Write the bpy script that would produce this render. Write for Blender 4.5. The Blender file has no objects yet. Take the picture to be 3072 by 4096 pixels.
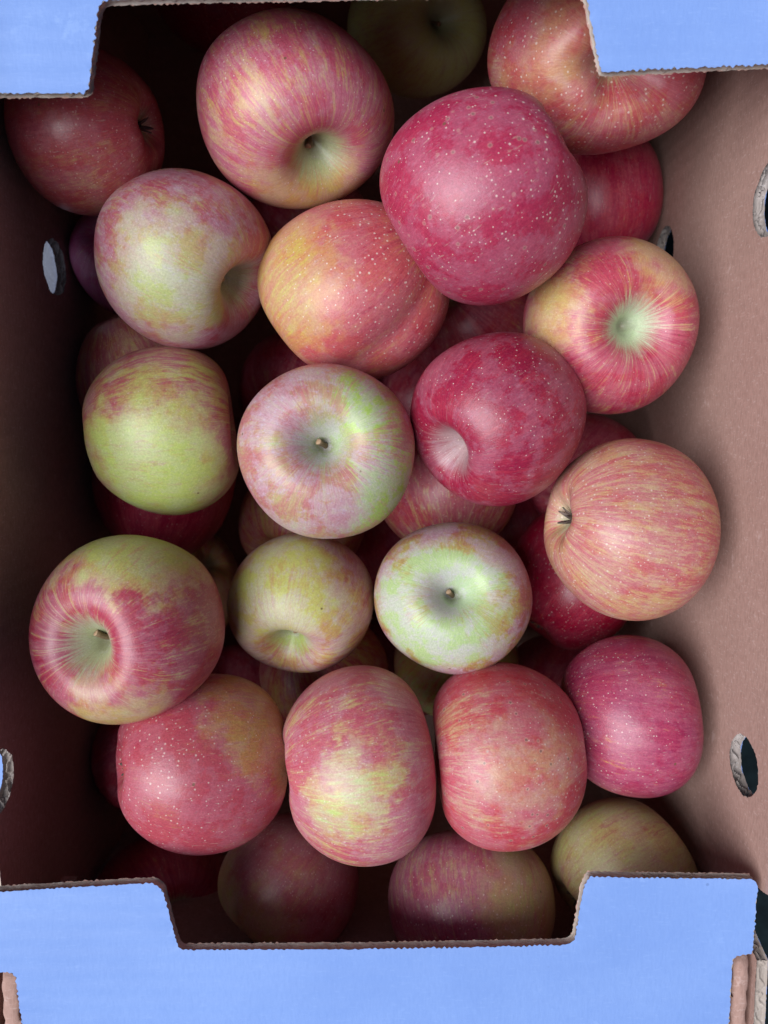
import bpy, math, random
import numpy as np
from mathutils import Vector, Matrix
from mathutils.geometry import delaunay_2d_cdt

scene = bpy.context.scene
col = scene.collection

# ------------------------------------------------------------------ camera
CAM_POS = (0.0, 0.0, 0.2688)
cam_data = bpy.data.cameras.new('camera')
cam = bpy.data.objects.new('camera', cam_data)
col.objects.link(cam)
cam.location = CAM_POS
cam.rotation_euler = (math.radians(-7.0), 0, 0)
cam_data.sensor_fit = 'VERTICAL'
cam_data.sensor_height = 36.0
cam_data.lens = 27.02
cam_data.clip_start = 0.01
cam_data.clip_end = 200.0
cam_data.dof.use_dof = True
cam_data.dof.focus_distance = 0.295
cam_data.dof.aperture_fstop = 11.0
scene.camera = cam

# ------------------------------------------------------------------ daylight
SUN_DIR = Vector((-0.53, -0.09, 0.84)).normalized()      # from the scene towards the light
world = bpy.data.worlds.new('World')
scene.world = world
world.use_nodes = True
wn = world.node_tree.nodes
sky = wn.new('ShaderNodeTexSky')
sky.sky_type = 'NISHITA'
sky.sun_disc = False
sky.sun_elevation = math.asin(SUN_DIR.z)
sky.sun_rotation = math.atan2(SUN_DIR.x, SUN_DIR.y)
world.node_tree.links.new(sky.outputs['Color'], wn['Background'].inputs['Color'])
wn['Background'].inputs['Strength'].default_value = 0.034

sun_data = bpy.data.lights.new('sun', 'SUN')
sun_data.energy = 4.6
sun_data.angle = math.radians(50)
sun_data.color = (0.94, 0.97, 1.0)
sun = bpy.data.objects.new('sun', sun_data)
col.objects.link(sun)
sun.rotation_euler = SUN_DIR.to_track_quat('Z', 'Y').to_euler()

scene.view_settings.view_transform = 'Standard'
scene.view_settings.look = 'None'
scene.view_settings.gamma = 1.0
scene.view_settings.use_curve_mapping = False
scene.view_settings.exposure = 0.0
scene.render.engine = 'CYCLES'
scene.cycles.use_denoising = True
scene.cycles.max_bounces = 6
scene.cycles.diffuse_bounces = 3

# ------------------------------------------------------------------ node helper
class NT:
    def __init__(s, tree):
        s.t = tree; s.n = tree.nodes; s.l = tree.links
    def node(s, typ, **kw):
        nd = s.n.new(typ)
        ins = kw.pop('ins', {})
        for k, v in kw.items(): setattr(nd, k, v)
        for k, v in ins.items(): s.put(nd.inputs[k], v)
        return nd
    def put(s, sock, v):
        if isinstance(v, bpy.types.NodeSocket): s.l.new(v, sock)
        elif isinstance(v, (tuple, list)) and len(v) == 3 and sock.type == 'RGBA': sock.default_value = (*v, 1)
        else: sock.default_value = v
    def math(s, op, a, b=0.0, c=0.0, clamp=False):
        nd = s.n.new('ShaderNodeMath'); nd.operation = op; nd.use_clamp = clamp
        s.put(nd.inputs[0], a); s.put(nd.inputs[1], b); s.put(nd.inputs[2], c)
        return nd.outputs[0]
    def vmath(s, op, a, b=(0, 0, 0)):
        nd = s.n.new('ShaderNodeVectorMath'); nd.operation = op
        s.put(nd.inputs[0], a)
        if op == 'SCALE': s.put(nd.inputs['Scale'], b)
        else: s.put(nd.inputs[1], b)
        return nd.outputs['Value'] if op in ('DOT_PRODUCT', 'LENGTH', 'DISTANCE') else nd.outputs[0]
    def smooth(s, v, lo, hi, a=0.0, b=1.0):
        nd = s.n.new('ShaderNodeMapRange'); nd.interpolation_type = 'SMOOTHSTEP'
        s.put(nd.inputs[0], v); s.put(nd.inputs[1], lo); s.put(nd.inputs[2], hi)
        s.put(nd.inputs[3], a); s.put(nd.inputs[4], b)
        return nd.outputs[0]
    def mix(s, f, a, b, blend='MIX'):
        nd = s.n.new('ShaderNodeMix'); nd.data_type = 'RGBA'; nd.blend_type = blend
        s.put(nd.inputs[0], f); s.put(nd.inputs[6], a); s.put(nd.inputs[7], b)
        return nd.outputs[2]
    def noise(s, vec, scale, detail=3.0, rough=0.55, color=False):
        nd = s.n.new('ShaderNodeTexNoise')
        s.put(nd.inputs['Vector'], vec); nd.inputs['Scale'].default_value = scale
        nd.inputs['Detail'].default_value = detail; nd.inputs['Roughness'].default_value = rough
        return nd.outputs['Color'] if color else nd.outputs['Fac']
    def vor(s, vec, scale, feature='F1'):
        nd = s.n.new('ShaderNodeTexVoronoi'); nd.feature = feature
        s.put(nd.inputs['Vector'], vec); nd.inputs['Scale'].default_value = scale
        return nd
    def xyz(s, v):
        nd = s.n.new('ShaderNodeSeparateXYZ'); s.put(nd.inputs[0], v); return nd.outputs
    def comb(s, x, y, z):
        nd = s.n.new('ShaderNodeCombineXYZ')
        for i, v in enumerate((x, y, z)): s.put(nd.inputs[i], v)
        return nd.outputs[0]

def new_mat(name):
    m = bpy.data.materials.new(name); m.use_nodes = True
    return m, NT(m.node_tree), m.node_tree.nodes['Principled BSDF']

# ------------------------------------------------------------------ apple skin (one node group, its inputs set per apple)
def build_skin_group():
    g = bpy.data.node_groups.new('apple_skin', 'ShaderNodeTree')
    def inp(n, t, d=None):
        s = g.interface.new_socket(n, in_out='INPUT', socket_type=t)
        if d is not None: s.default_value = d
    inp('Seed', 'NodeSocketFloat', 0.0)
    for n in ('PatchDir', 'PatchDir2'): inp(n, 'NodeSocketVector', (0, 0, 1))
    for n, d in (('PatchCos', .5), ('PatchAmt', 0.), ('PatchCos2', .5), ('PatchAmt2', 0.), ('Blush', .6), ('Streak', .4), ('Mottle', .5),
                 ('Bloom', .4), ('Dots', .6), ('DarkDots', .0), ('Cavity', .8)):
        inp(n, 'NodeSocketFloat', d)
    for n, d in (('Ground', (.48, .55, .16, 1)), ('Mid', (.62, .34, .15, 1)), ('Red', (.52, .09, .12, 1)), ('Deep', (.36, .03, .07, 1)), ('CavityColor', (.46, .55, .33, 1))):
        inp(n, 'NodeSocketColor', d)
    g.interface.new_socket('Shader', in_out='OUTPUT', socket_type='NodeSocketShader')
    k = NT(g)
    I = k.node('NodeGroupInput').outputs
    out = k.node('NodeGroupOutput')
    P = k.node('ShaderNodeTexCoord').outputs['Object']
    off = k.comb(k.math('MULTIPLY', I['Seed'], 7.31), k.math('MULTIPLY', I['Seed'], 3.77), k.math('MULTIPLY', I['Seed'], 5.13))
    Q = k.vmath('ADD', P, off)
    x, y, z = k.xyz(P)[:3]
    rho = k.math('SQRT', k.math('ADD', k.math('MULTIPLY', x, x), k.math('MULTIPLY', y, y)))
    rs = k.math('MAXIMUM', rho, .02)
    # meridian coordinates: streaks run from stem to calyx
    wob = k.math('MULTIPLY', k.math('SUBTRACT', k.noise(Q, 1.6, 2), .5), .13)
    mer = k.vmath('ADD', k.comb(k.math('ADD', k.math('DIVIDE', x, rs), wob), k.math('ADD', k.math('DIVIDE', y, rs), wob), k.math('MULTIPLY', z, .13)), off)
    s1 = k.noise(mer, 11, 4, .68)
    s2 = k.noise(k.vmath('MULTIPLY', mer, (1, 1, 1.4)), 36, 3, .65)
    streak = k.math('ADD', k.math('MULTIPLY', s1, .5), k.math('MULTIPLY', s2, .5))
    big = k.noise(Q, 1.5, 3, .5)
    fine = k.noise(Q, 9, 3, .65)
    # patches of bare ground colour
    warp = k.vmath('SCALE', k.vmath('SUBTRACT', k.noise(Q, 3.2, 4, .6, color=True), (.5, .5, .5)), 1.1)
    N = k.vmath('NORMALIZE', k.vmath('ADD', k.vmath('NORMALIZE', P), warp))
    def patch(d, c, a):
        dp = k.vmath('DOT_PRODUCT', N, d)
        dp = k.math('ADD', dp, k.math('MULTIPLY', k.math('SUBTRACT', streak, .5), 1.3))
        return k.math('MULTIPLY', k.smooth(dp, k.math('SUBTRACT', c, .2), k.math('ADD', c, .2)), a)
    t = k.math('ADD', I['Blush'], k.math('MULTIPLY', k.math('SUBTRACT', big, .5), k.math('MULTIPLY', I['Mottle'], 1.3)))
    t = k.math('ADD', t, k.math('MULTIPLY', k.math('SUBTRACT', streak, .5), k.math('MULTIPLY', I['Streak'], 4.8)))
    t = k.math('ADD', t, k.math('MULTIPLY', k.math('SUBTRACT', fine, .5), .30))
    t = k.math('SUBTRACT', t, patch(I['PatchDir'], I['PatchCos'], I['PatchAmt']))
    t = k.math('SUBTRACT', t, patch(I['PatchDir2'], I['PatchCos2'], I['PatchAmt2']))
    c = k.mix(k.smooth(t, .08, .45), I['Ground'], I['Mid'])
    c = k.mix(k.smooth(t, .38, .74), c, I['Red'])
    c = k.mix(k.smooth(t, .72, 1.1), c, I['Deep'])
    # stem cavity and calyx basin keep pale green
    edge = k.math('ADD', rho, k.math('MULTIPLY', k.math('SUBTRACT', streak, .5), .62))
    top = k.smooth(z, .25, .40)
    cav = k.math('MULTIPLY', k.math('MULTIPLY', k.smooth(edge, .13, .38, 1, 0), top), I['Cavity'])
    c = k.mix(cav, c, I['CavityColor'])
    rus = k.math('MULTIPLY', k.math('MULTIPLY', k.smooth(k.math('ADD', rho, k.math('MULTIPLY', k.math('SUBTRACT', fine, .5), .12)), .05, .15, 1, 0), k.smooth(z, .2, .3)), .5)
    c = k.mix(rus, c, (.17, .145, .09))
    bas = k.math('MULTIPLY', k.math('MULTIPLY', k.smooth(edge, .06, .26, 1, 0), k.smooth(z, -.3, -.2, 1, 0)), .8)
    c = k.mix(bas, c, (.45, .48, .25))
    # waxy bloom, rubbed off in patches
    bl = k.noise(k.vmath('ADD', Q, (3.1, 8.2, 1.7)), 2.6, 5, .68)
    blm = k.math('ADD', k.math('MULTIPLY', k.smooth(bl, .455, .53), .55), k.math('MULTIPLY', k.smooth(bl, .40, .68), .45))
    sc = k.math('MULTIPLY', k.smooth(k.noise(k.vmath('MULTIPLY', Q, (1, 1.6, .8)), 17, 5, .7), .52, .66), .45)
    blf = k.math('MULTIPLY', k.math('ADD', k.math('MULTIPLY', blm, .68), sc), k.math('MULTIPLY', I['Bloom'], .62), clamp=True)
    blf = k.math('MULTIPLY', blf, k.smooth(t, .55, 1.0, 1.0, .55))
    c = k.mix(blf, c, (.60, .50, .64))
    hair = k.smooth(s2, .60, .74, 0, .30)
    c = k.mix(hair, c, (.74, .62, .50))
    # fine grain along the meridians
    gr = k.noise(k.vmath('MULTIPLY', mer, (1, 1, 8)), 42, 2, .6)
    c = k.mix(.30, c, k.comb(gr, gr, gr), 'OVERLAY')
    gp = k.noise(Q, 60, 2, .6)
    c = k.mix(.22, c, k.comb(gp, gp, gp), 'OVERLAY')
    # lenticels: pale dots, denser towards the calyx, some with dark corky centres
    v1 = k.vor(Q, 21); v2 = k.vor(k.vmath('ADD', Q, (4.4, 1.2, 2.5)), 8.5)
    wob2 = k.math('MULTIPLY', k.math('SUBTRACT', k.noise(Q, 75, 1), .5), .10)
    lo = k.math('MULTIPLY', k.smooth(z, -.7, .6, 1.0, .6), k.math('ADD', .55, k.math('MULTIPLY', k.xyz(v1.outputs['Color'])[1], .6)))
    d1 = k.smooth(k.math('ADD', v1.outputs['Distance'], wob2), k.math('MULTIPLY', lo, .14), k.math('MULTIPLY', lo, .29), 1, 0)
    keep = k.math('GREATER_THAN', k.xyz(v1.outputs['Color'])[0], .32)
    d1 = k.math('MULTIPLY', k.math('MULTIPLY', d1, keep), I['Dots'])
    c = k.mix(k.math('MULTIPLY', d1, .68, clamp=True), c, (.86, .72, .64))
    d2 = k.smooth(k.math('ADD', v2.outputs['Distance'], wob2), .16, .25, 1, 0)
    d2b = k.smooth(k.math('ADD', v2.outputs['Distance'], wob2), .09, .16, 1, 0)
    keep2 = k.math('GREATER_THAN', k.xyz(v2.outputs['Color'])[1], .40)
    d2 = k.math('MULTIPLY', k.math('MULTIPLY', d2, keep2), I['DarkDots'])
    d2b = k.math('MULTIPLY', k.math('MULTIPLY', d2b, keep2), I['DarkDots'])
    c = k.mix(k.math('MULTIPLY', d2, .28), c, (.70, .52, .42))
    c = k.mix(k.math('MULTIPLY', d2b, .65), c, (.13, .09, .08))
    # sparse blemishes
    v3 = k.vor(k.vmath('ADD', Q, (9.4, 6.2, 3.5)), 2.6)
    d3 = k.math('MULTIPLY', k.smooth(k.math('ADD', v3.outputs['Distance'], k.math('MULTIPLY', k.math('SUBTRACT', fine, .5), .07)), .03, .055, 1, 0), k.math('GREATER_THAN', k.xyz(v3.outputs['Color'])[2], .45))
    c = k.mix(k.math('MULTIPLY', d3, .8), c, (.16, .10, .055))
    c = k.node('ShaderNodeHueSaturation', ins={'Saturation': 1.09, 'Value': .90, 'Color': c}).outputs[0]
    h = k.math('ADD', k.math('MULTIPLY', fine, .5), k.math('MULTIPLY', gp, .25))
    bump = k.node('ShaderNodeBump', ins={'Strength': .18, 'Distance': .0012, 'Height': h})
    rough = k.math('ADD', .385, k.math('MULTIPLY', blf, .35))
    rough = k.math('ADD', rough, k.math('MULTIPLY', k.math('SUBTRACT', fine, .5), .12))
    b = k.node('ShaderNodeBsdfPrincipled', ins={'Base Color': c, 'Roughness': rough, 'Normal': bump.outputs[0], 'Specular IOR Level': .62})
    k.l.new(b.outputs[0], out.inputs[0])
    return g

SKIN = build_skin_group()

def skin_material(seed, **kw):
    m = bpy.data.materials.new('apple_skin'); m.use_nodes = True
    nt = m.node_tree; nt.nodes.clear()
    gn = nt.nodes.new('ShaderNodeGroup'); gn.node_tree = SKIN
    o = nt.nodes.new('ShaderNodeOutputMaterial')
    nt.links.new(gn.outputs[0], o.inputs[0])
    gn.inputs['Seed'].default_value = seed
    for k_, v in kw.items():
        s = gn.inputs[k_]
        s.default_value = (*v, 1) if s.type == 'RGBA' else v
    return m

# ------------------------------------------------------------------ other materials
def board_material(name, base, dark, fleck, scale=1.0, rough=.85, mottled=.5, weave=1.0, ridge=0):
    m, k, b = new_mat(name)
    P = k.node('ShaderNodeTexCoord').outputs['Object']
    fib = k.noise(k.vmath('MULTIPLY', P, (900, 260, 900)), 1.0 * scale, 3, .65)
    fib2 = k.noise(k.vmath('MULTIPLY', P, (260, 1100, 500)), 1.0 * scale, 2, .6)
    cloud = k.noise(P, 26 * scale, 4, .6)
    c = k.mix(k.smooth(cloud, .3, .7, 0, mottled), base, dark)
    c = k.mix(k.smooth(fib, .35, .75, 0, .45 * weave), c, dark)
    c = k.mix(k.smooth(fib2, .56, .75, 0, .35 * weave), c, fleck)
    # rubbed scuffs
    scf = k.noise(k.vmath('MULTIPLY', P, (60, 60, 140)), 1.0, 6, .72)
    c = k.mix(k.smooth(scf, .61, .70, 0, .5), c, fleck)
    v = k.vor(P, 70)
    sp = k.math('MULTIPLY', k.smooth(v.outputs['Distance'], .03, .06, 1, 0), k.math('GREATER_THAN', k.xyz(v.outputs['Color'])[0], .72))
    c = k.mix(k.math('MULTIPLY', sp, .35), c, (dark[0] * .35, dark[1] * .35, dark[2] * .4))
    k.put(b.inputs['Base Color'], c)
    b.inputs['Roughness'].default_value = rough
    b.inputs['Specular IOR Level'].default_value = .25
    h = k.math('ADD', k.math('MULTIPLY', fib, .6), k.math('MULTIPLY', cloud, 1.2))
    h = k.math('ADD', h, k.math('MULTIPLY', fib2, .5))
    if ridge:
        yy = k.xyz(P)[1]
        h = k.math('ADD', h, k.math('MULTIPLY', k.math('SINE', k.math('ADD', k.math('MULTIPLY', yy, 900.), k.math('MULTIPLY', cloud, 3.))), .35 * ridge))
    bump = k.node('ShaderNodeBump', ins={'Strength': .22 * weave, 'Distance': .0006, 'Height': h})
    k.put(b.inputs['Normal'], bump.outputs[0])
    return m

M_KRAFT = board_material('kraft_liner', (.47, .29, .245), (.31, .18, .145), (.63, .46, .42), weave=1.3, ridge=1, mottled=.22)
M_BLUE = board_material('blue_liner', (.225, .355, .72), (.18, .30, .66), (.28, .42, .78), rough=.5, mottled=.55, weave=.8, ridge=1.3)
M_EDGE = board_material('cut_board_edge', (.46, .39, .35), (.32, .26, .22), (.62, .55, .51), mottled=.8)
M_TORN = board_material('torn_paper', (.44, .38, .36), (.22, .18, .16), (.72, .68, .68), mottled=.8)
M_GREY = board_material('grey_paper', (.40, .43, .52), (.27, .28, .35), (.62, .66, .76), mottled=1.0)

# the grey paper lets the daylight behind it through
k_ = NT(M_GREY.node_tree); b_ = M_GREY.node_tree.nodes['Principled BSDF']
tr_ = k_.node('ShaderNodeBsdfTranslucent', ins={'Color': b_.inputs['Base Color'].links[0].from_socket})
mx_ = k_.node('ShaderNodeMixShader', ins={0: .6, 1: b_.outputs[0], 2: tr_.outputs[0]})
k_.l.new(mx_.outputs[0], M_GREY.node_tree.nodes['Material Output'].inputs[0])

def plain(name, base, dark, sc, rough=.8):
    m, k, b = new_mat(name)
    P = k.node('ShaderNodeTexCoord').outputs['Object']
    n = k.noise(P, sc, 5, .65)
    k.put(b.inputs['Base Color'], k.mix(k.smooth(n, .3, .7), base, dark))
    b.inputs['Roughness'].default_value = rough
    bump = k.node('ShaderNodeBump', ins={'Strength': .4, 'Distance': .001, 'Height': n})
    k.put(b.inputs['Normal'], bump.outputs[0])
    return m
M_STEM = plain('stem_bark', (.22, .14, .07), (.10, .07, .04), 4)
M_STEMCUT = plain('stem_cut', (.55, .38, .24), (.30, .18, .10), 9)
M_SEPAL = plain('dry_sepal', (.15, .105, .085), (.06, .045, .04), 6)
M_GROUND = plain('painted_floor', (.008, .015, .018), (.004, .007, .009), 60, .9)
M_GROUND.node_tree.nodes['Principled BSDF'].inputs['Specular IOR Level'].default_value = .08

# ------------------------------------------------------------------ mesh helpers
def mesh_obj(name, verts, faces, mats, parent=None, fmat=None, smooth=True):
    me = bpy.data.meshes.new(name)
    me.from_pydata([tuple(map(float, v)) for v in verts], [], [tuple(map(int, f)) for f in faces])
    for m in (mats if isinstance(mats, (list, tuple)) else [mats]): me.materials.append(m)
    if fmat is not None: me.polygons.foreach_set('material_index', np.asarray(fmat, dtype=np.int32))
    if smooth: me.polygons.foreach_set('use_smooth', [True] * len(me.polygons))
    me.update()
    o = bpy.data.objects.new(name, me); col.objects.link(o)
    if parent is not None: o.parent = parent
    return o

def empty(name, loc, label, cat, group=None):
    o = bpy.data.objects.new(name, None); col.objects.link(o)
    o.empty_display_size = .01; o.location = loc
    o['label'] = label; o['category'] = cat
    if group: o['group'] = group
    return o

# ------------------------------------------------------------------ ground
g = mesh_obj('ground', [(-60, -60, -.276), (60, -60, -.276), (60, 60, -.276), (-60, 60, -.276)], [(0, 1, 2, 3)], M_GROUND, smooth=False)
g['kind'] = 'structure'

# ------------------------------------------------------------------ corrugated board
RNG = np.random.RandomState(5)
def vnoise(x, seed, freq):                       # smooth 1D value noise in -1..1
    r = np.random.RandomState(seed); tab = r.uniform(-1, 1, 4096)
    x = np.asarray(x) * freq; i = np.floor(x).astype(int); f = x - i; f = f * f * (3 - 2 * f)
    return tab[i % 4096] * (1 - f) + tab[(i + 1) % 4096] * f

def resample(poly, step, closed=True):
    P = np.asarray(poly, float); out = []
    n = len(P)
    for i in range(n if closed else n - 1):
        a, b = P[i], P[(i + 1) % n]
        m = max(1, int(round(np.linalg.norm(b - a) / step)))
        for j in range(m): out.append(a + (b - a) * j / m)
    if not closed: out.append(P[-1])
    return np.array(out)

def round_corners(poly, r=.0025, n=4):
    P = np.asarray(poly, float); out = []
    for i in range(len(P)):
        p, a, b = P[i], P[i - 1], P[(i + 1) % len(P)]
        la, lb = np.linalg.norm(a - p), np.linalg.norm(b - p)
        k = min(r, la * .45, lb * .45)
        q0, q1 = p + (a - p) / la * k, p + (b - p) / lb * k
        for t in np.linspace(0, 1, n): out.append((1 - t) ** 2 * q0 + 2 * t * (1 - t) * p + t * t * q1)
    return np.array(out)

def normals2(P):                                  # inward normals of a counter-clockwise loop
    d = np.roll(P, -1, 0) - np.roll(P, 1, 0)
    d /= np.maximum(np.linalg.norm(d, axis=1, keepdims=True), 1e-9)
    return np.stack([-d[:, 1], d[:, 0]], 1)

def arclen(P):
    return np.concatenate([[0], np.cumsum(np.linalg.norm(np.diff(P, axis=0), axis=1))])

def inside(pts, poly):
    x, y = pts[:, 0], pts[:, 1]; r = np.zeros(len(pts), bool)
    px, py = poly[:, 0], poly[:, 1]; j = len(poly) - 1
    for i in range(len(poly)):
        c = ((py[i] > y) != (py[j] > y)) & (x < (px[j] - px[i]) * (y - py[i]) / (py[j] - py[i] + 1e-15) + px[i])
        r ^= c; j = i
    return r

def area(P):
    return .5 * np.sum(P[:, 0] * np.roll(P[:, 1], -1) - np.roll(P[:, 0], -1) * P[:, 1])

def teeth(P, amp, period, seed):                  # serrated knife cut: little teeth along the loop
    s = arclen(P); ph = s / period + .5 * vnoise(s, seed, 120)
    tri = np.abs((ph % 1) - .5) * 2 - .5
    o = amp * (tri * (.55 + .75 * vnoise(s, seed + 1, 170)) + .45 * vnoise(s, seed + 2, 800) + .15 * vnoise(s, seed + 3, 60))
    return P + normals2(P) * o[:, None]

def triangulate(outline, holes, spacing):
    lo, hi = outline.min(0), outline.max(0)
    gx = np.arange(lo[0] + spacing / 2, hi[0], spacing); gy = np.arange(lo[1] + spacing / 2, hi[1], spacing)
    G = np.array([(a, b) for a in gx for b in gy])
    G = G + np.random.RandomState(3).uniform(-.2, .2, G.shape) * spacing
    G = G[inside(G, outline)]
    for h in holes: G = G[~inside(G, h)]
    loops = [outline] + list(holes)
    pts = []; edges = []
    for L in loops:
        b = len(pts); n = len(L); pts += [tuple(p) for p in L]
        edges += [(b + i, b + (i + 1) % n) for i in range(n)]
    pts += [tuple(p) for p in G]
    v, e, f, *_ = delaunay_2d_cdt([Vector(p) for p in pts], edges, [], 0, 1e-7)
    V = np.array([tuple(p) for p in v]); Fc = np.array([tuple(t) for t in f])
    cen = V[Fc].mean(1); keep = inside(cen, outline)
    for h in holes: keep &= ~inside(cen, h)
    return V, Fc[keep]

class Frame:
    def __init__(s, o, ea, eb, en, base, warp=None):
        s.o, s.a, s.b, s.n = (np.array(v, float) for v in (o, ea, eb, en)); s.o = s.o - np.array(base); s.w = warp
    def __call__(s, P, depth):                    # depth measured from the face side inwards
        P = np.asarray(P); d = np.asarray(depth) + np.zeros(len(P))
        if s.w is not None: d = d - s.w(P[:, 0], P[:, 1])
        return s.o + P[:, :1] * s.a + P[:, 1:2] * s.b - d[:, None] * s.n

def edge_ribbon(name, loop, fr, T, mat, parent, wave, crush, seed, rows=13, period=.0065, recess=.0011):
    """Cut edge of the board: two liners with the fluting between them, more or less crushed."""
    n = len(loop); s = arclen(loop); nrm = normals2(loop)
    w = np.linspace(0, 1, rows)
    V = []
    k_ = crush(loop) if callable(crush) else crush
    for j, wj in enumerate(w):
        lin = np.exp(-(wj / .075) ** 2) + np.exp(-((1 - wj) / .075) ** 2)
        med = np.exp(-((wj - .5 - .40 * np.sin(2 * np.pi * s / period + 3.2 * vnoise(s, seed, 230)) * (.7 + .45 * vnoise(s, seed + 5, 300))) / .09) ** 2) if wave else 0
        solid = np.clip(lin + med, 0, 1)
        jag = .5 * vnoise(s + wj * 3.1, seed + 7 + j, 900) + .45 * vnoise(s, seed + 30, 420)
        off = recess * (1 - solid) * (1 - k_) + k_ * recess * .45 * np.sin(np.pi * wj) + recess * .33 * jag + .00012
        V.append(fr(loop + nrm * off[:, None], wj * T))
    V = np.concatenate(V)
    F = [(j * n + i, j * n + (i + 1) % n, (j + 1) * n + (i + 1) % n, (j + 1) * n + i) for j in range(rows - 1) for i in range(n)]
    return mesh_obj(name, V, F, mat, parent)

def board(parent, names, fr, outline, holes, T, face_mat, back_mat, edge_mat, seed, spacing=.008, tooth=.0004, crush=.7, wave=True, step=.00045, hole_mat=None):
    O = resample(outline, step)
    if area(O) < 0: O = O[::-1]
    Hs = [h if area(h) < 0 else h[::-1] for h in holes]       # holes run the other way, so 'inward' points into the board
    for q, (mat, depth, nm, sgn) in enumerate(((face_mat, 0., names[0], 1), (back_mat, T, names[1], -1))):
        L = teeth(O, tooth, .0021, seed + 10 * q) - 0
        hs = [teeth(h, .0005, .0017, seed + 50 + 3 * i + q) for i, h in enumerate(Hs)]
        V, F = triangulate(L, hs, spacing)
        X = fr(V, depth)
        # orientation
        a, b, c = X[F[0][0]], X[F[0][1]], X[F[0][2]]
        if np.dot(np.cross(b - a, c - a), fr.n) * sgn < 0: F = F[:, ::-1]
        o = mesh_obj(nm, X, F, mat, parent)
        if q == 0: main = parent = o
    edge_ribbon('cut_edge', O, fr, T, edge_mat, parent, wave, crush, seed)
    for i, h in enumerate(Hs):
        edge_ribbon('vent_rim', h, fr, T, hole_mat or edge_mat, parent, True, .12, seed + 200 + i, rows=17, period=.0062, recess=.0024)
    return main

BASE = (-.006, 0, -.2755)
box = empty('cardboard_box', BASE, 'large open cardboard carton, kraft brown inside with pale blue flaps, holding the apples', 'box')
def circle(cx, cy, r, seed, n=150, ry=None):
    a = np.linspace(0, 2 * np.pi, n, endpoint=False)
    rr = 1 + .03 * vnoise(a, seed, 2.2) + .015 * vnoise(a, seed + 1, 7)
    return np.stack([cx + r * rr * np.cos(a), cy + (ry or r) * rr * np.sin(a)], 1)

T = .0045
XL, XR, Y0, Y1, ZB = -.155, .143, -.245, .250, -.272
def bulge(amp, seed):
    def f(a, b):
        return (amp * np.sin((a - Y0) / (Y1 - Y0) * np.pi) * np.clip((b - ZB) / .25, 0, 1.2)
                + .0008 * np.sin(a * 31 + seed) * np.sin(b * 23 + seed) + .0003 * np.sin(a * 90 + b * 70 + seed))
    return f
# right wall (inner face looks towards -x)
rim_r = [(Y0 - .0021, ZB - .003), (Y1 + .0021, ZB - .003), (Y1 + .0021, .025), (-.160, .025), (-.169, .0215), (-.1735, .013), (-.1768, .001), (-.1805, -.0135), (-.186, -.021),
         (-.1985, -.022), (-.2035, -.012), (-.2068, -.003), (Y0 - .0021, -.002)]
wall = board(box, ('side_wall', 'outer_liner'), Frame((XR, 0, 0), (0, 1, 0), (0, 0, 1), (-1, 0, 0), BASE, None),
      rim_r, [circle(.0805, -.0275, .0138, 1), circle(-.1372, -.0222, .0122, 2), circle(.0835, -.1365, .0128, 3)],
      T, M_KRAFT, M_BLUE, M_EDGE, 11, crush=.25, hole_mat=M_TORN)
# left wall
rim_l = [(Y0 - .0021, ZB - .003), (Y1 + .0021, ZB - .003), (Y1 + .0021, .025), (-.150, .025), (-.160, .021), (-.170, -.010), (-.176, -.021), (-.202, -.022), (-.2065, -.012), (-.2095, -.003), (Y0 - .0021, -.002)]
wall2 = board(box, ('side_wall', 'outer_liner'), Frame((XL, 0, 0), (0, 1, 0), (0, 0, 1), (1, 0, 0), BASE, None),
      rim_l, [circle(.0700, -.1045, .0128, 4), circle(-.1455, -.0245, .0130, 5)],
      T, M_KRAFT, M_BLUE, M_EDGE, 23, crush=.25, hole_mat=M_TORN)
# grey paper stuck over the outside of one left vent hole
c = circle(.0700, -.1045, .021, 9, 60)
V = np.array([(XL - T - .0012 + .0006 * math.sin(40 * i), p[0], p[1]) for i, p in enumerate(c)] + [(XL - T - .0012, .07, -.1045)]) - np.array(BASE)
mesh_obj('paper_patch', V, [(i, (i + 1) % 60, 60) for i in range(60)], M_GREY, wall2)
# end walls and floor panel
for nm, fr, w_ in (('end_wall', Frame((0, Y1, 0), (1, 0, 0), (0, 0, 1), (0, -1, 0), BASE), 0), ('end_wall', Frame((0, Y0, 0), (1, 0, 0), (0, 0, 1), (0, 1, 0), BASE), 1)):
    board(box, (nm, 'outer_liner'), fr, [(XL - .004, ZB - .002), (XR + .004, ZB - .002), (XR + .004, -.0062), (XL - .004, -.0062)], [], T, M_KRAFT, M_BLUE, M_EDGE, 31 + w_, spacing=.03, step=.003)
board(box, ('bottom_panel', 'under_liner'), Frame((0, 0, ZB + .001), (1, 0, 0), (0, 1, 0), (0, 0, 1), BASE), [(XL - .004, Y0 - .004), (XR + .004, Y0 - .004), (XR + .004, Y1 + .004), (XL - .004, Y1 + .004)], [], .0035, M_KRAFT, M_KRAFT, M_EDGE, 41, spacing=.03, step=.003)

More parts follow.
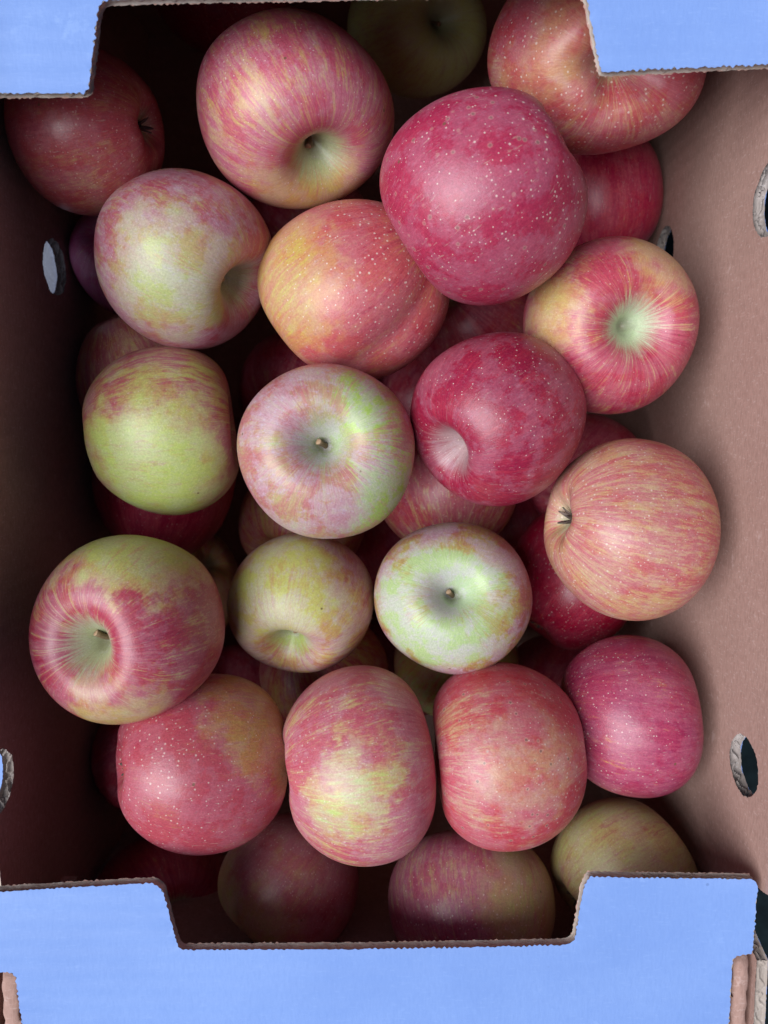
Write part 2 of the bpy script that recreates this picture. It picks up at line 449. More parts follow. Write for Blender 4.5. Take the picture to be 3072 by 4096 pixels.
# flaps
def flap_warp(seed, amp=.0006):
    def f(a, b):
        return amp * np.sin(a * 27 + seed) + amp * .7 * np.sin(a * 11 + b * 60 + seed * 2) + .00012 * np.sin(b * 900 + 2 * np.sin(a * 40))
    return f
FB = round_corners([(-.1500, -.1770), (-.1500, -.2092), (-.1422, -.2092), (-.1402, -.2115), (-.1400, -.2190), (-.1390, -.2310), (-.1385, -.2535), (.1324, -.2535), (.1326, -.2310), (.1327, -.2174), (.1328, -.2050), (.1340, -.2034),
                    (.1402, -.2027), (.1404, -.1737), (.1384, -.1719), (.1089, -.1714), (.0768, -.1709), (.0748, -.1755), (.0722, -.1965), (.0695, -.1985), (-.0765, -.2002), (-.0783, -.1988),
                    (-.0832, -.1765), (-.0868, -.1735)], .0012)
flap = board(box, ('flap', 'inner_liner'), Frame((0, 0, 0), (1, 0, 0), (0, 1, 0), (0, 0, 1), BASE, flap_warp(1.3)), FB, [], .0038, M_BLUE, M_KRAFT, M_EDGE, 51,
      crush=lambda L: np.where(L[:, 0] > .098, .15, .92), tooth=.0006)
FT = round_corners([(-.1510, .1058), (-.0981, .1061), (-.0968, .1090), (-.0928, .1325), (-.0905, .1346), (.0640, .1392), (.0662, .1360), (.0716, .1130), (.1395, .1157), (.1395, .2580), (-.1510, .2580)], .0014)
flap2 = board(box, ('flap', 'inner_liner'), Frame((0, 0, 0), (1, 0, 0), (0, 1, 0), (0, 0, 1), BASE, flap_warp(4.1)), FT, [], .0036, M_BLUE, M_KRAFT, M_EDGE, 61, crush=.55, tooth=.0007)

wall['label'] = 'lit brown right side wall with round vent holes'
wall2['label'] = 'shaded left side wall with round vent holes'
flap['label'] = 'pale blue flap with a broad notch, nearest the viewer'
flap2['label'] = 'pale blue flap with a broad notch at the far end'
# folded-over corner flanges beside the near flap
def flange(x0, x1, y0, y1, ztop, lab):
    n = 60; prof = []
    for t in np.linspace(0, 1, 9):
        a = math.pi * (1 - t); prof.append(((x0 + x1) / 2 + (x1 - x0) / 2 * math.cos(a), ztop - .0012 * (1 - math.sin(a))))
    prof = [(x0, ztop - .06)] + prof + [(x1, ztop - .06)]
    V = []; F = []
    ys = np.linspace(y0, y1, n); m = len(prof)
    for i, y in enumerate(ys):
        drop = .004 * math.exp(-((y - y1) / .003) ** 2)
        for q, (x, z) in enumerate(prof):
            V.append((x + .0003 * math.sin(y * 700 + q), y, z - (drop if 0 < q < m - 1 else 0) + .00025 * math.sin(y * 430 + 3 * q)))
    for i in range(n - 1):
        for q in range(m - 1): F.append((i * m + q, (i + 1) * m + q, (i + 1) * m + q + 1, i * m + q + 1))
    F.append(tuple(range((n - 1) * m, n * m)))
    mesh_obj('corner_flange', np.array(V) - np.array(BASE), F, M_KRAFT, box)
flange(.1347, .1406, Y0 + .001, -.2045, -.0030, '')
flange(-.1480, -.1418, Y0 + .001, -.2105, -.0036, '')

# ------------------------------------------------------------------ sheet of pale blue board on the floor, seen through the left vent hole
SB = (-.34, -.27, -.2755)
sheet = empty('cardboard_sheet', SB, 'flat pale blue cardboard sheet on the floor, glimpsed through the lower left vent hole', 'cardboard')
board(sheet, ('sheet_face', 'sheet_back'), Frame((-.34, -.27, -.2712), (.9, .43, 0), (-.43, .9, 0), (0, 0, 1), SB), [(-.13, -.16), (.13, -.16), (.13, .16), (-.13, .16)], [], .0040, M_BLUE, M_KRAFT, M_EDGE, 71, spacing=.03, step=.002)

# ------------------------------------------------------------------ apples
def apple_geo(p, nu=96, nv=66):
    rng=np.random.RandomState(p['seed'])
    t=np.linspace(0,1,nv); t=t-0.055*np.sin(4*np.pi*t)/1.0*0.5
    th=(np.pi*t)[:,None]; ph=(np.linspace(0,2*np.pi,nu,endpoint=False))[None,:]
    c=np.cos(th); s=np.sin(th)
    rho=s*(1+0.045*c-0.03*(1-c)/2+0*ph)
    up=1/(1+np.exp(-c*9)); dn=1-up
    a=rng.uniform(0,6.28,8); g=rng.normal(0,1,8)
    cw=p.get('cw',.36)*(1+.09*np.cos(ph+a[0])+.05*np.cos(2*ph+a[1])+.03*np.cos(3*ph+a[2]))
    bw=p.get('bw',.27)*(1+.06*np.cos(ph+a[3])+.05*np.cos(5*ph+a[4]))
    h=p.get('h',1.0)
    z=h*np.sign(c)*np.abs(c)**0.94
    z=z-.90*p.get('cd',.58)*up*(.64*np.exp(-(s/(.66*cw))**1.5)+.36*np.exp(-(s/(1.25*cw))**2))+p.get('bd',.30)*dn*np.exp(-(s/bw)**1.9)
    lob=p.get('lobe',.02)
    wl=((1-c)/2)**1.3
    f=1+lob*wl*np.cos(5*ph+a[4])+0.5*lob*np.cos(3*ph+a[5])*s+.022*g[0]*s*np.cos(ph+a[6])+.016*g[1]*s*np.cos(2*ph+a[7])+.012*g[2]*s*c*2*np.cos(ph+a[2])
    if 'crease' in p:
        dphi=(ph-p['crease']+np.pi)%(2*np.pi)-np.pi
        f=f-p.get('cdep',.07)*np.exp(-(dphi/.16)**2)*np.clip(s,0,1)*(.35+.65*wl)+.03*np.exp(-((np.abs(dphi)-.42)/.25)**2)*s
    tilt=.05*g[3]*np.cos(ph+a[3])*rho*up+.04*g[4]*np.cos(ph+a[6])*rho*dn
    x=rho*f*np.cos(ph); y=rho*f*np.sin(ph); z=z+tilt
    return np.stack([x,y,z+0*ph],-1)   # nv,nu,3

# name: (centre, radius, local x axis, stem axis, slight squash, shape)
APPLES = {
  'A1': ((-0.03719, 0.12508, -0.06676), 0.03861, (0.8989, 0.337, -0.2802), (0.4339, -0.7734, 0.4621), (1.0437, 0.9679, 0.9911, -0.0087, 0.0238, 0.0225), {'seed': 100, 'cd': 0.66, 'cw': 0.34}),
  'A2': ((0.03738, 0.08346, -0.03657), 0.03877, (0.6201, -0.7108, -0.3318), (-0.776, -0.4937, -0.3926), (0.9991, 0.9997, 1.0012, -0.0008, -0.0037, -0.0006), {'seed': 101, 'lobe': 0.03}),
  'A3': ((0.0871, 0.14645, -0.06612), 0.0406, (0.9987, 0.0334, -0.0391), (-0.05, 0.4518, -0.8907), (1.0706, 0.929, 1.0058, 0.001, -0.0207, 0.0036), {'seed': 102, 'bd': 0.52, 'bw': 0.36, 'lobe': 0.03}),
  'A4': ((-0.12323, 0.11732, -0.06877), 0.03197, (0.2075, 0.1107, -0.9719), (-0.9746, -0.0619, -0.2152), (0.9982, 1.0082, 0.9937, 0.0018, 0.004, 0.0011), {'seed': 103}),
  'A5': ((-0.08432, 0.06735, -0.06839), 0.03691, (0.5511, 0.5107, -0.66), (0.8246, -0.4543, 0.337), (1.0056, 0.9894, 1.0052, -0.0047, 0.0096, 0.0048), {'seed': 104, 'cd': 0.64, 'cw': 0.31}),
  'A6': ((-0.01225, 0.05403, -0.07269), 0.03975, (0.6384, -0.6429, -0.4233), (-0.7689, -0.5576, -0.3127), (0.9978, 0.9936, 1.0105, -0.0116, -0.0405, -0.01), {'seed': 105, 'lobe': 0.03, 'crease': 1.203, 'cdep': 0.045}),
  'A7': ((0.09701, 0.03883, -0.06993), 0.03674, (0.9961, 0.0026, -0.0885), (0.0883, -0.0957, 0.9915), (0.9913, 1.0101, 0.9987, -0.0001, -0.0034, 0.0002), {'seed': 106, 'cw': 0.33, 'cd': 0.72}),
  'A8': ((-0.09578, -0.00664, -0.07084), 0.03633, (0.1402, 0.0022, 0.9901), (0.9854, 0.0977, -0.1398), (0.9998, 1.009, 0.9913, 0.0003, 0.0012, -0.0018), {'seed': 107}),
  'A9': ((-0.02279, -0.01436, -0.05015), 0.03617, (0.9999, 0.013, 0.0033), (-0.0058, 0.2024, 0.9793), (1.0081, 0.9921, 0.9998, -0.0001, -0.0007, -0.0013), {'seed': 108, 'cw': 0.34, 'cd': 0.62}),
  'A10': ((0.0475, -0.00044, -0.05317), 0.03572, (0.6835, -0.3652, 0.6321), (-0.7252, -0.439, 0.5305), (1.0012, 0.9982, 1.0006, 0.0008, -0.0018, 0.001), {'seed': 109, 'cw': 0.27, 'cd': 0.66}),
  'A11': ((0.10245, -0.04653, -0.05059), 0.03675, (0.2695, 0.3796, 0.885), (0.9587, -0.1923, -0.2095), (0.9895, 1.0437, 0.969, -0.0113, -0.0227, 0.0073), {'seed': 110, 'bd': 0.3, 'bw': 0.25, 'lobe': 0.03}),
  'A12': ((-0.10258, -0.08458, -0.03655), 0.03775, (0.9604, -0.1002, 0.2601), (-0.2613, 0.0012, 0.9653), (0.9857, 1.0195, 0.9953, -0.0034, 0.0105, -0.0053), {'seed': 111, 'cw': 0.31, 'cd': 0.66}),
  'A13': ((-0.03808, -0.08358, -0.07708), 0.03292, (0.9903, -0.1332, 0.0407), (-0.1119, -0.587, 0.8018), (1.0089, 0.9962, 0.9949, 0.0008, -0.0027, 0.0045), {'seed': 112, 'cw': 0.33, 'cd': 0.66}),
  'A14': ((0.02993, -0.07955, -0.06419), 0.03421, (0.9982, 0.0117, 0.0582), (-0.059, 0.299, 0.9524), (1.0389, 0.9627, 0.9999, 0.0001, 0.0012, -0.0026), {'seed': 113, 'cw': 0.29, 'cd': 0.58}),
  'A15': ((-0.07771, -0.14535, -0.04512), 0.03761, (0.4293, 0.4049, 0.8073), (0.8976, -0.0922, -0.431), (1.001, 0.9807, 1.0188, 0.0009, 0.0043, 0.004), {'seed': 114}),
  'A16': ((-0.01044, -0.14326, -0.0403), 0.03893, (0.1595, 0.4395, 0.884), (0.9755, 0.067, -0.2094), (0.9992, 1.0467, 0.9563, -0.0019, -0.0058, -0.0142), {'seed': 115, 'h': 0.93, 'cd': 0.4}),
  'A17': ((0.05174, -0.14303, -0.04688), 0.03852, (-0.0227, 0.4234, 0.9057), (-0.9985, -0.0548, 0.0005), (0.9997, 1.0149, 0.9855, 0.0002, 0.0019, -0.0015), {'seed': 116, 'h': 0.95}),
  'A18': ((0.10997, -0.13262, -0.06305), 0.03428, (-0.1606, 0.3551, 0.9209), (0.9823, -0.0337, 0.1842), (0.9993, 1.0393, 0.963, 0.0011, -0.0053, 0.0078), {'seed': 117}),
  'A19': ((0.1105, -0.20806, -0.06592), 0.03205, (0.3796, -0.362, 0.8514), (0.893, 0.3838, -0.235), (0.9911, 0.9936, 1.0162, -0.0104, 0.023, 0.0061), {'seed': 118}),
  'A20': ((0.03966, -0.22081, -0.0586), 0.03613, (0.9952, 0.0874, 0.044), (-0.0186, 0.6102, -0.792), (1.0523, 0.9952, 0.9551, 0.0007, -0.0049, 0.0146), {'seed': 119}),
  'A21': ((-0.0444, -0.22364, -0.07759), 0.03298, (0.7802, -0.6114, 0.1326), (-0.6161, -0.7141, 0.3325), (1.0125, 0.9981, 0.9909, -0.005, -0.037, -0.0067), {'seed': 120}),
  'A22': ((-0.11876, -0.25859, -0.11779), 0.03683, (0.8534, -0.208, -0.4779), (0.5153, 0.1995, 0.8335), (1.0339, 0.9674, 1.0001, -0.0032, 0.0118, 0.0103), {'seed': 121}),
  'A23': ((-0.11595, -0.03405, -0.14024), 0.03952, (0.9499, -0.2185, -0.2237), (0.1543, 0.9498, -0.2722), (0.942, 1.0013, 1.061, 0.0019, -0.0254, -0.0092), {'seed': 122}),
  'A24': ((-0.12064, 0.02042, -0.12226), 0.03358, (0.9068, 0.3602, -0.2189), (0.3008, -0.9168, -0.2628), (0.9427, 1.0012, 1.0625, -0.0035, -0.052, 0.0093), {'seed': 123}),
  'A25': ((-0.12592, 0.08017, -0.13108), 0.03005, (0.982, 0.1571, 0.1046), (0.1374, -0.2149, -0.9669), (1.0093, 0.9908, 1.0, 0.0018, 0.005, -0.0041), {'seed': 124}),
  'A26': ((0.01695, 0.21296, -0.18726), 0.03552, (0.8601, 0.0808, -0.5037), (0.51, -0.1547, 0.8461), (1.0811, 0.902, 1.0292, 0.0143, 0.0567, -0.0223), {'seed': 125}),
  'A27': ((-0.08511, 0.21975, -0.16341), 0.03185, (0.9867, 0.0653, 0.1489), (0.1455, 0.0543, -0.9879), (1.1274, 0.8974, 0.9929, 0.0142, 0.0469, -0.0452), {'seed': 126}),
  'A28': ((0.11007, 0.11381, -0.15073), 0.03546, (0.9628, 0.0825, 0.2572), (0.113, -0.988, -0.1057), (0.964, 1.0007, 1.0368, 0.0008, -0.0113, -0.0051), {'seed': 127}),
  'A29': ((0.0326, -0.03546, -0.13356), 0.0376, (0.9936, 0.1022, 0.0484), (-0.082, 0.946, -0.3137), (1.0143, 0.9993, 0.9866, 0.0003, -0.0028, 0.0031), {'seed': 128}),
  'A30': ((0.0987, -0.08375, -0.12553), 0.03553, (0.7444, -0.5056, 0.4361), (0.6251, 0.7572, -0.1892), (0.9871, 1.0024, 1.0127, 0.0062, -0.0438, -0.0083), {'seed': 129}),
  'A31': ((0.10938, -0.0308, -0.15006), 0.03328, (0.8, -0.177, 0.5732), (0.5834, 0.4521, -0.6747), (0.9923, 1.0069, 1.0009, 0.0018, -0.0047, -0.0041), {'seed': 130}),
  'A33': ((-0.04707, 0.01371, -0.17578), 0.03576, (0.9755, -0.1625, 0.1486), (0.2133, 0.5288, -0.8215), (1.017, 0.9863, 0.997, -0.0025, 0.007, 0.008), {'seed': 131}),
  'A34': ((-0.04663, -0.05997, -0.16533), 0.03535, (0.9469, -0.184, 0.2637), (0.3163, 0.3855, -0.8668), (1.0242, 0.9792, 0.9975, -0.0054, 0.0144, 0.0124), {'seed': 132}),
  'A35': ((-0.03425, -0.143, -0.15313), 0.03588, (0.9394, 0.292, 0.1797), (0.3404, -0.7307, -0.5918), (1.0141, 0.9877, 0.9985, 0.0032, 0.0084, -0.0073), {'seed': 133}),
  'A36': ((0.04172, -0.13689, -0.15942), 0.03522, (0.9434, -0.2841, -0.1712), (-0.3279, -0.721, -0.6104), (1.0036, 0.9969, 0.9996, -0.0008, -0.0021, -0.0019), {'seed': 134}),
  'A37': ((0.10577, -0.16938, -0.1877), 0.03672, (0.8223, -0.0218, 0.5686), (0.5567, 0.2381, -0.7959), (1.0133, 0.9884, 0.9986, -0.003, 0.008, 0.0069), {'seed': 135}),
  'A38': ((-0.04098, -0.28297, -0.15775), 0.0356, (0.8863, -0.0448, -0.4609), (-0.4609, 0.0096, -0.8874), (1.0222, 0.9809, 0.9977, 0.005, -0.0132, 0.0114), {'seed': 136}),
  'A39': ((-0.04288, 0.10822, -0.19769), 0.03547, (0.8815, 0.3081, -0.3577), (-0.4694, 0.6531, -0.5943), (1.0126, 0.989, 0.9986, 0.0029, -0.0075, 0.0065), {'seed': 137}),
  'A40': ((-0.11792, -0.10157, -0.18748), 0.03363, (0.8055, -0.3335, -0.4898), (-0.5771, -0.6292, -0.5207), (0.9447, 1.053, 1.0076, 0.0138, 0.0339, 0.0316), {'seed': 138}),
  'A41': ((0.04883, 0.05237, -0.17547), 0.03593, (0.8737, 0.1657, 0.4573), (0.4826, -0.4121, -0.7728), (1.0171, 0.9852, 0.9982, 0.0039, 0.0102, -0.0089), {'seed': 139}),
  'A42': ((0.0271, 0.00944, -0.22825), 0.03957, (0.8414, -0.298, 0.4508), (0.5394, 0.5138, -0.6671), (1.0191, 0.9815, 1.0002, -0.0065, 0.0164, 0.0113), {'seed': 140}),
  'A43': ((-0.12715, -0.17934, -0.12766), 0.03005, (0.7847, -0.4393, -0.4373), (-0.6005, -0.7139, -0.3603), (0.9801, 1.0181, 1.0024, 0.0047, 0.012, 0.0108), {'seed': 141}),
  'B1': ((-0.00668, -0.09455, -0.21675), 0.03652, (0.9792, 0.1789, -0.0961), (0.2028, -0.8878, 0.4132), (0.9776, 1.0015, 1.0215, 0.0012, -0.0093, -0.0058), {'seed': 142}),
  'B2': ((0.08018, -0.06863, -0.22262), 0.03659, (0.9749, 0.207, 0.0818), (0.1588, -0.9045, 0.3957), (0.9748, 1.0017, 1.0243, 0.0013, -0.0105, -0.0065), {'seed': 143}),
  'B3': ((0.00516, -0.1637, -0.21292), 0.03652, (0.9803, 0.1718, -0.0973), (0.1971, -0.8221, 0.5341), (0.9783, 1.0014, 1.0208, 0.0011, -0.0091, -0.0056), {'seed': 144}),
  'B4': ((-0.09364, -0.18394, -0.21645), 0.03691, (0.9554, 0.1027, -0.2769), (0.2395, -0.8181, 0.5229), (0.9812, 1.0012, 1.018, 0.001, -0.0078, -0.0048), {'seed': 145}),
  'B5': ((-0.11907, -0.33402, -0.22048), 0.03638, (-0.1873, 0.6235, 0.759), (0.959, -0.0512, 0.2787), (1.0082, 0.9486, 1.0467, 0.0096, -0.0196, -0.0229), {'seed': 146}),
  'B6': ((0.00061, -0.33441, -0.21736), 0.03713, (0.9798, 0.1322, -0.15), (0.1999, -0.6471, 0.7357), (1.0256, 0.9984, 0.9767, -0.0013, 0.0104, 0.0063), {'seed': 147}),
}

LIME = (.46, .56, .13); OLIVE = (.46, .46, .14); YEL = (.60, .50, .14); PALE = (.56, .62, .36); PEACH = (.62, .31, .13); TAN = (.55, .33, .17)
PINK = (.56, .13, .17); CORAL = (.60, .13, .12); RED = (.48, .065, .10); CRIM = (.40, .035, .085); DEEP = (.30, .022, .06); ROSE = (.50, .15, .16)
# label, paint. Directions (right, down, towards the viewer) say which side of the apple keeps bare ground colour.
PAINT = {
 'A1': ('big pink-red striped apple, top centre, yellow-green stem hollow facing the viewer', dict(Blush=0.66, Streak=0.4, Ground=YEL, Mid=(.58, .34, .18), Red=(.54, .14, .19), Deep=CRIM, Bloom=0.4, Dots=0.9, p1=((.15, .8, .45), .85, .42), Cavity=1.0, CavityColor=(.52, .60, .32))),
 'A2': ('biggest crimson-pink apple with pale and dark specks, top of the pile right of centre', dict(Blush=.98, Streak=.18, Mottle=.35, Red=(.48, .085, .13), Deep=(.40, .052, .10), Bloom=0.5, Dots=0.95, DarkDots=0.8)),
 'A3': ('large coral apple with dense white specks, under the right tab of the far flap', dict(Blush=0.7, Streak=0.26, Mid=(.62, .34, .20), Red=(.54, .11, .13), Deep=RED, Bloom=.35, Dots=1.0, p1=((-.45, -.1, .9), .93, .3))),
 'A4': ('dim red-brown apple under the left tab of the far flap, dark calyx turned right', dict(Blush=0.7, Streak=0.2, Mid=TAN, Red=(.45, .10, .11), Deep=DEEP, Bloom=.25, Dots=.5)),
 'A5': ('green-olive apple with lilac-red top, stem hollow to its lower right, by the left wall', dict(Blush=0.68, Streak=.35, Ground=(.50, .54, .23), Mid=(.52, .38, .20), Red=(.47, .15, .18), Deep=CRIM, Bloom=0.8, Dots=.45, p1=((-.1, .2, 1), .80, .52))),
 'A6': ('orange-red apple with a vertical crease, in the middle just left of the biggest apple', dict(Blush=0.72, Streak=.30, Mottle=.4, Ground=YEL, Mid=(.60, .29, .15), Red=(.56, .14, .15), Deep=CRIM, Bloom=.3, Dots=1.0, DarkDots=.25, p1=((-.85, -.05, .5), .66, .40))),
 'A7': ('red apple by the right wall with a wide pale green stem hollow facing up', dict(Blush=0.74, Streak=0.42, Ground=(.62, .56, .20), Mid=(.60, .36, .18), Red=(.50, .10, .13), Deep=CRIM, Bloom=.3, Dots=.6, DarkDots=.15, Cavity=1.0, CavityColor=(.50, .60, .38), p1=((-.72, -.25, .65), .93, .55), p2=((.45, -.75, .4), .96, .5))),
 'A8': ('lime-green apple with reddish upper side, lying against the left wall side', dict(Blush=0.6, Streak=.35, Ground=(.51, .59, .19), Mid=(.50, .42, .16), Red=(.42, .11, .13), Deep=CRIM, Bloom=.35, Dots=.35, p1=((-.2, .45, .85), .70, .50), Mottle=.6)),
 'A9': ('frosted pinkish-green apple in the centre with a short brown stem pointing up', dict(Blush=0.62, Streak=.28, Mottle=0.9, Ground=(.42, .58, .15), Mid=(.52, .37, .22), Red=(.50, .20, .20), Deep=CRIM, Bloom=1.0, Dots=.3, Cavity=.8, CavityColor=(.40, .52, .32), p1=((.72, .42, .6), .93, .75), p2=((.40, -.45, .8), .93, .7))),
 'A10': ('dark crimson apple right of centre with a scuffed lilac stem hollow at lower left', dict(Blush=.95, Streak=0.28, Mottle=.35, Red=(.42, .06, .09), Deep=(.31, .034, .07), Bloom=0.5, Dots=1.0, Cavity=.85, CavityColor=(.46, .34, .34))),
 'A11': ('orange-peach streaked apple by the right wall with a dry calyx on its left', dict(Blush=0.56, Streak=0.42, Ground=(.56, .46, .20), Mid=(.58, .34, .20), Red=(.52, .16, .16), Deep=RED, Bloom=.3, Dots=.8, DarkDots=.2)),
 'A12': ('large red and yellow-green apple at the left wall with a deep stem hollow', dict(Blush=0.74, Streak=0.42, Ground=(.52, .54, .18), Mid=(.54, .36, .17), Red=(.44, .09, .12), Deep=(.32, .035, .08), Bloom=.4, Dots=.35, Cavity=.9, CavityColor=(.42, .49, .28), p1=((.05, -.85, .5), .76, .62), p2=((-.15, .85, .45), .95, .5))),
 'A13': ('small yellow-olive apple with a green stem hollow, left of the frosted pale green one', dict(Blush=0.54, Streak=.35, Ground=(.58, .58, .19), Mid=(.55, .38, .16), Red=(.45, .15, .14), Deep=CRIM, Bloom=0.8, Dots=.3, Cavity=.9, CavityColor=(.42, .54, .18), p1=((-.3, -.2, 1), .72, .42))),
 'A14': ('small frosted pale green apple with lilac rim and stem pointing straight up', dict(Blush=0.62, Streak=.25, Mottle=0.8, Ground=(.46, .58, .28), Mid=(.46, .35, .13), Red=(.42, .16, .15), Deep=CRIM, Bloom=1.15, Dots=.2, Cavity=.7, CavityColor=(.50, .60, .44), p1=((-.15, .2, 1), .60, .50))),
 'A15': ('rosy apple dotted with fine white specks at the lower left, below the large red-green one', dict(Blush=0.78, Streak=.18, Mottle=0.3, Mid=(.52, .28, .12), Red=(.47, .105, .13), Deep=(.40, .05, .09), Bloom=.3, Dots=0.8, p1=((.75, -.5, .45), .62, .30))),
 'A16': ('tall pink-streaked apple with a lime patch, lower centre, nearest the front notch', dict(Blush=0.7, Streak=0.36, Ground=(.52, .60, .20), Mid=(.60, .42, .22), Red=(.54, .15, .18), Deep=(.44, .05, .11), Bloom=0.45, Dots=.6, DarkDots=.12, p1=((0, .34, .95), .975, .75))),
 'A17': ('coral-red apple with brown pits, lower right of centre, beside the tall pink-streaked one', dict(Blush=0.7, Streak=0.32, Mid=(.58, .33, .21), Red=(.54, .11, .13), Deep=(.46, .045, .075), Bloom=.35, Dots=.75, DarkDots=1.0, p1=((.35, .15, .9), .92, .32))),
 'A18': ('raspberry-red speckled apple at the lower right against the brown wall', dict(Blush=0.82, Streak=.32, Mid=PEACH, Red=(.43, .085, .14), Deep=(.33, .04, .10), Bloom=0.3, Dots=0.9)),
 'A19': ('yellow-tan apple in the lower right corner, partly under the front flap tab', dict(Blush=0.4, Streak=0.4, Ground=(.58, .56, .22), Mid=(.56, .42, .20), Red=(.48, .18, .15), Deep=CRIM, Bloom=.35, Dots=.6, DarkDots=.15)),
 'A20': ('half-hidden purple-red apple fading to olive, behind the front notch right of centre', dict(Blush=0.68, Streak=0.35, Ground=(.48, .44, .18), Mid=(.52, .32, .20), Red=(.46, .12, .18), Deep=DEEP, Bloom=0.3, Dots=0.9, p1=((.8, 0, .4), .62, .35))),
 'A21': ('dull rose apple behind the front notch, left of the purple-red one', dict(Blush=0.66, Streak=.2, Ground=OLIVE, Mid=(.54, .32, .18), Red=(.50, .15, .17), Deep=DEEP, Bloom=.3, Dots=.6, p1=((-.7, .6, .4), .7, .3))),
 'A22': ('dark red apple in deep shade behind the left tab of the front flap', dict(Blush=0.9, Dots=.6, Bloom=.2)),
 'A23': ('shaded dark red apple peeping out below the lime-green one', dict(Blush=.85, Dots=.4, Bloom=0.1)),
 'A24': ('shaded brown-red apple between the olive apple and the lime-green one', dict(Blush=.65, Mid=TAN, Red=(.44, .11, .12), Dots=.4, Bloom=.3)),
 'A25': ('sliver of a pink apple behind the olive one, near the upper left vent hole', dict(Blush=.80, Red=(.62, .14, .28), Deep=(.55, .09, .22), Bloom=.6, Dots=.4)),
 'A26': ('green-brown apple in shade at the far edge, between the two top apples', dict(Blush=0.16, Streak=.4, Ground=(.66, .66, .28), Mid=(.58, .46, .22), Red=(.36, .13, .13), Bloom=.3, Dots=.2, Cavity=.8)),
 'A27': ('dark red apple in the shade at the far left, behind the big striped one', dict(Blush=.9, Red=CRIM, Dots=.4, Bloom=.2)),
 'A28': ('red apple half hidden under the speckled coral one, against the right wall', dict(Blush=0.9, Streak=.4, Mid=TAN, Red=(.50, .08, .11), Deep=(.40, .035, .08), Dots=.15, Bloom=0.2)),
 'A29': ('red and yellow striped apple wedged beneath the frosted centre apple and the crimson one', dict(Blush=.66, Streak=.50, Ground=YEL, Mid=TAN, Red=(.48, .10, .12), Deep=CRIM, Dots=.5, Bloom=.35)),
 'A30': ('deep crimson apple lying low between the pale green and orange-peach apples', dict(Blush=.98, Red=(.40, .045, .07), Deep=(.30, .026, .052), Dots=.5, Bloom=0.15)),
 'A31': ('dull red apple low by the right wall, just above the orange-peach one', dict(Blush=.85, Red=(.46, .08, .11), Dots=.4, Bloom=.3)),
 'A33': ('dark apple deep below, between the creased orange apple and the frosted centre one', dict(Blush=.8, Dots=.3)),
 'A34': ('shadowed apple under the lower left of the frosted centre apple', dict(Blush=.55, Dots=.3)),
 'A35': ('pinkish apple in shadow under the small yellow-olive one', dict(Blush=.6, Dots=.3)),
 'A36': ('dim greenish apple in shadow under the small frosted pale green one', dict(Blush=.35, Dots=.3)),
 'A37': ('dark apple deep in the gap between the coral-red and raspberry-red ones', dict(Blush=.85, Dots=.3)),
 'A38': ('dark brown-red apple deep behind the front notch, right of the dull rose one', dict(Blush=.6, Dots=.3)),
 'A39': ('almost hidden dark red apple beneath the big striped apple and the creased one', dict(Blush=.8, Dots=.3)),
 'A40': ('almost hidden olive apple behind the right edge of the large red-green one', dict(Blush=.4, Dots=.3)),
 'A41': ('almost hidden dark apple deep below the biggest crimson-pink one', dict(Blush=.8, Dots=.3)),
 'A42': ('dark mauve apple deep below, between the creased orange apple and the dark crimson one', dict(Blush=.85, Dots=.3)),
 'B1': ('dark sliver of apple deep between the frosted centre apple and the two small ones', dict(Blush=.85, Dots=.3)),
 'B2': ('dark sliver of apple deep between the striped red-yellow apple and the deep crimson one', dict(Blush=.85, Dots=.3)),
 'B3': ('dark sliver of apple deep between the small frosted green apple and the tall pink-streaked one', dict(Blush=.85, Dots=.3)),
 'B4': ('dark sliver of apple deep between the rosy specked apple and the small yellow-olive one', dict(Blush=.85, Dots=.3)),
 'B5': ('dark sliver of apple low behind the left end of the front notch', dict(Blush=.85, Dots=.3)),
 'B6': ('dark sliver of apple low behind the middle of the front notch', dict(Blush=.85, Dots=.3)),
 'A43': ('almost hidden dark red apple between the left wall and the rosy specked one', dict(Blush=.9, Dots=.3)),
}
NO_STEM = {'A7', 'A10'}
LOW = {'A22', 'A23', 'A24', 'A25', 'A27', 'A33', 'A34', 'A35', 'A36', 'A37', 'A38', 'A39', 'A40', 'A41', 'A42', 'A43', 'B1', 'B2', 'B3', 'B4', 'B5', 'B6'}

def tube(path, radii, n=10):
    V = []; F = []
    for i, (p, r) in enumerate(zip(path, radii)):
        d = np.array(path[min(i + 1, len(path) - 1)]) - np.array(path[max(i - 1, 0)]); d = d / np.linalg.norm(d)
        u = np.cross(d, (.3, 1, .1)); u /= np.linalg.norm(u); v = np.cross(d, u)
        for q in range(n):
            a = 2 * math.pi * q / n; V.append(np.array(p) + r * (1 + .12 * math.sin(3 * a + i)) * (u * math.cos(a) + v * math.sin(a)))
    for i in range(len(path) - 1):
        for q in range(n): F.append((i * n + q, i * n + (q + 1) % n, (i + 1) * n + (q + 1) % n, (i + 1) * n + q))
    return V, F

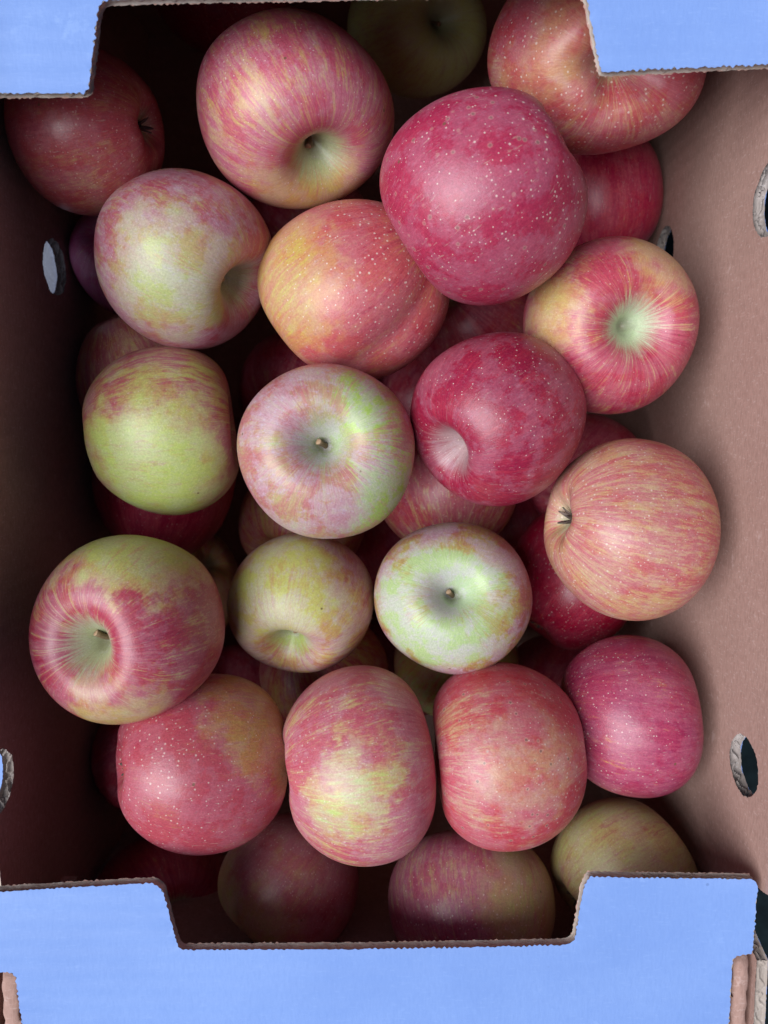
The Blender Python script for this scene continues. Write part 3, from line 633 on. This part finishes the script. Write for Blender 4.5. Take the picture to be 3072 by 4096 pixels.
cam_v = np.array(CAM_POS)
for idx, (key, (cen, rad, X, Z, S, shp)) in enumerate(APPLES.items()):
    label, pt = PAINT[key]; pt = dict(pt)
    X = np.array(X); Z = np.array(Z); Y = np.cross(Z, X); Rm = np.stack([X, Y, Z], 1)
    # side of the apple named in PAINT -> apple coordinates
    w = cam_v - np.array(cen); w /= np.linalg.norm(w)
    xr = np.array((1., 0, 0)) - w * w[0]; xr /= np.linalg.norm(xr); yd = -np.cross(w, xr)
    for tag, (kd, kc, ka) in (('p1', ('PatchDir', 'PatchCos', 'PatchAmt')), ('p2', ('PatchDir2', 'PatchCos2', 'PatchAmt2'))):
        if tag in pt:
            d, cc, am = pt.pop(tag); v = Rm.T @ (xr * d[0] + yd * d[1] + w * d[2]); v /= np.linalg.norm(v)
            pt[kd] = tuple(float(q) for q in v); pt[kc] = cc; pt[ka] = am
    mat = skin_material(idx * 1.37 + 2.0, **pt)
    low = key in LOW
    G = apple_geo(shp, 72 if low else 128, 50 if low else 92); nv, nu, _ = G.shape
    Sm = np.array([[S[0], S[3], S[4]], [S[3], S[1], S[5]], [S[4], S[5], S[2]]])
    V = G.reshape(-1, 3) @ Sm.T
    zmin = float((V @ Rm.T)[:, 2].min()) * rad
    base = (cen[0], cen[1], cen[2] + zmin)
    root = empty('apple', base, label, 'apple', 'apples in the carton')
    mw = Matrix.Translation((0, 0, -zmin)) @ Matrix(Rm.tolist()).to_4x4() @ Matrix.Scale(rad, 4)
    F = [(j * nu + i, (j + 1) * nu + i, (j + 1) * nu + (i + 1) % nu, j * nu + (i + 1) % nu) for j in range(nv - 1) for i in range(nu)]
    o = mesh_obj('skin', V, F, mat, root); o.matrix_local = mw
    rg = random.Random(idx * 31 + 4)
    ztop = float(V[:nu, 2].mean()); zbot = float(V[-nu:, 2].mean())
    # stem
    if key not in NO_STEM:
        L = rg.uniform(.13, .20); bx, by = rg.uniform(-.07, .07), rg.uniform(-.07, .07)
        pts = [(bx * q * q, by * q * q, ztop - .04 + L * q) for q in np.linspace(0, 1, 6)]
        rr = [.044, .034, .029, .028, .031, .035]
        Vs, Fs = tube(pts, rr); n0 = len(Vs); Vs = list(Vs) + [np.array(pts[-1]) + np.array((0, 0, -.008))]
        fm = [0] * len(Fs); Fs = list(Fs) + [(n0 - 10 + q, n0 - 10 + (q + 1) % 10, n0) for q in range(10)]; fm += [1] * 10
        st = mesh_obj('stem', Vs, Fs, [M_STEM, M_STEMCUT], root, fm); st.matrix_local = mw
    # calyx: five dry curled sepals
    if not low:
        Vs = []; Fs = []
        for q in range(5):
            a = 2 * math.pi * q / 5 + rg.uniform(-.25, .25); Ls = rg.uniform(.07, .14); cu = rg.uniform(.3, 1.1)
            ca, sa = math.cos(a), math.sin(a); b0 = len(Vs)
            for t_ in np.linspace(0, 1, 6):
                wd = .026 * (1 - t_ ** 1.2) + .004; rr_ = .03 + Ls * t_ * (1 - .45 * cu * t_); hz = zbot - .02 - .13 * t_ - .05 * cu * math.sin(t_ * 2.6)
                tw = .5 * t_ * rg.uniform(-1, 1)
                for sgn in (-1, 0, 1):
                    Vs.append((rr_ * ca - sgn * wd * sa, rr_ * sa + sgn * wd * ca, hz + (0 if sgn else .014) + sgn * wd * tw))
            for i in range(5):
                for m_ in range(2): Fs.append((b0 + i * 3 + m_, b0 + (i + 1) * 3 + m_, b0 + (i + 1) * 3 + m_ + 1, b0 + i * 3 + m_ + 1))
        cx = mesh_obj('calyx', Vs, Fs, M_SEPAL, root); cx.matrix_local = mw
        so = cx.modifiers.new('thickness', 'SOLIDIFY'); so.thickness = .012; so.offset = 0
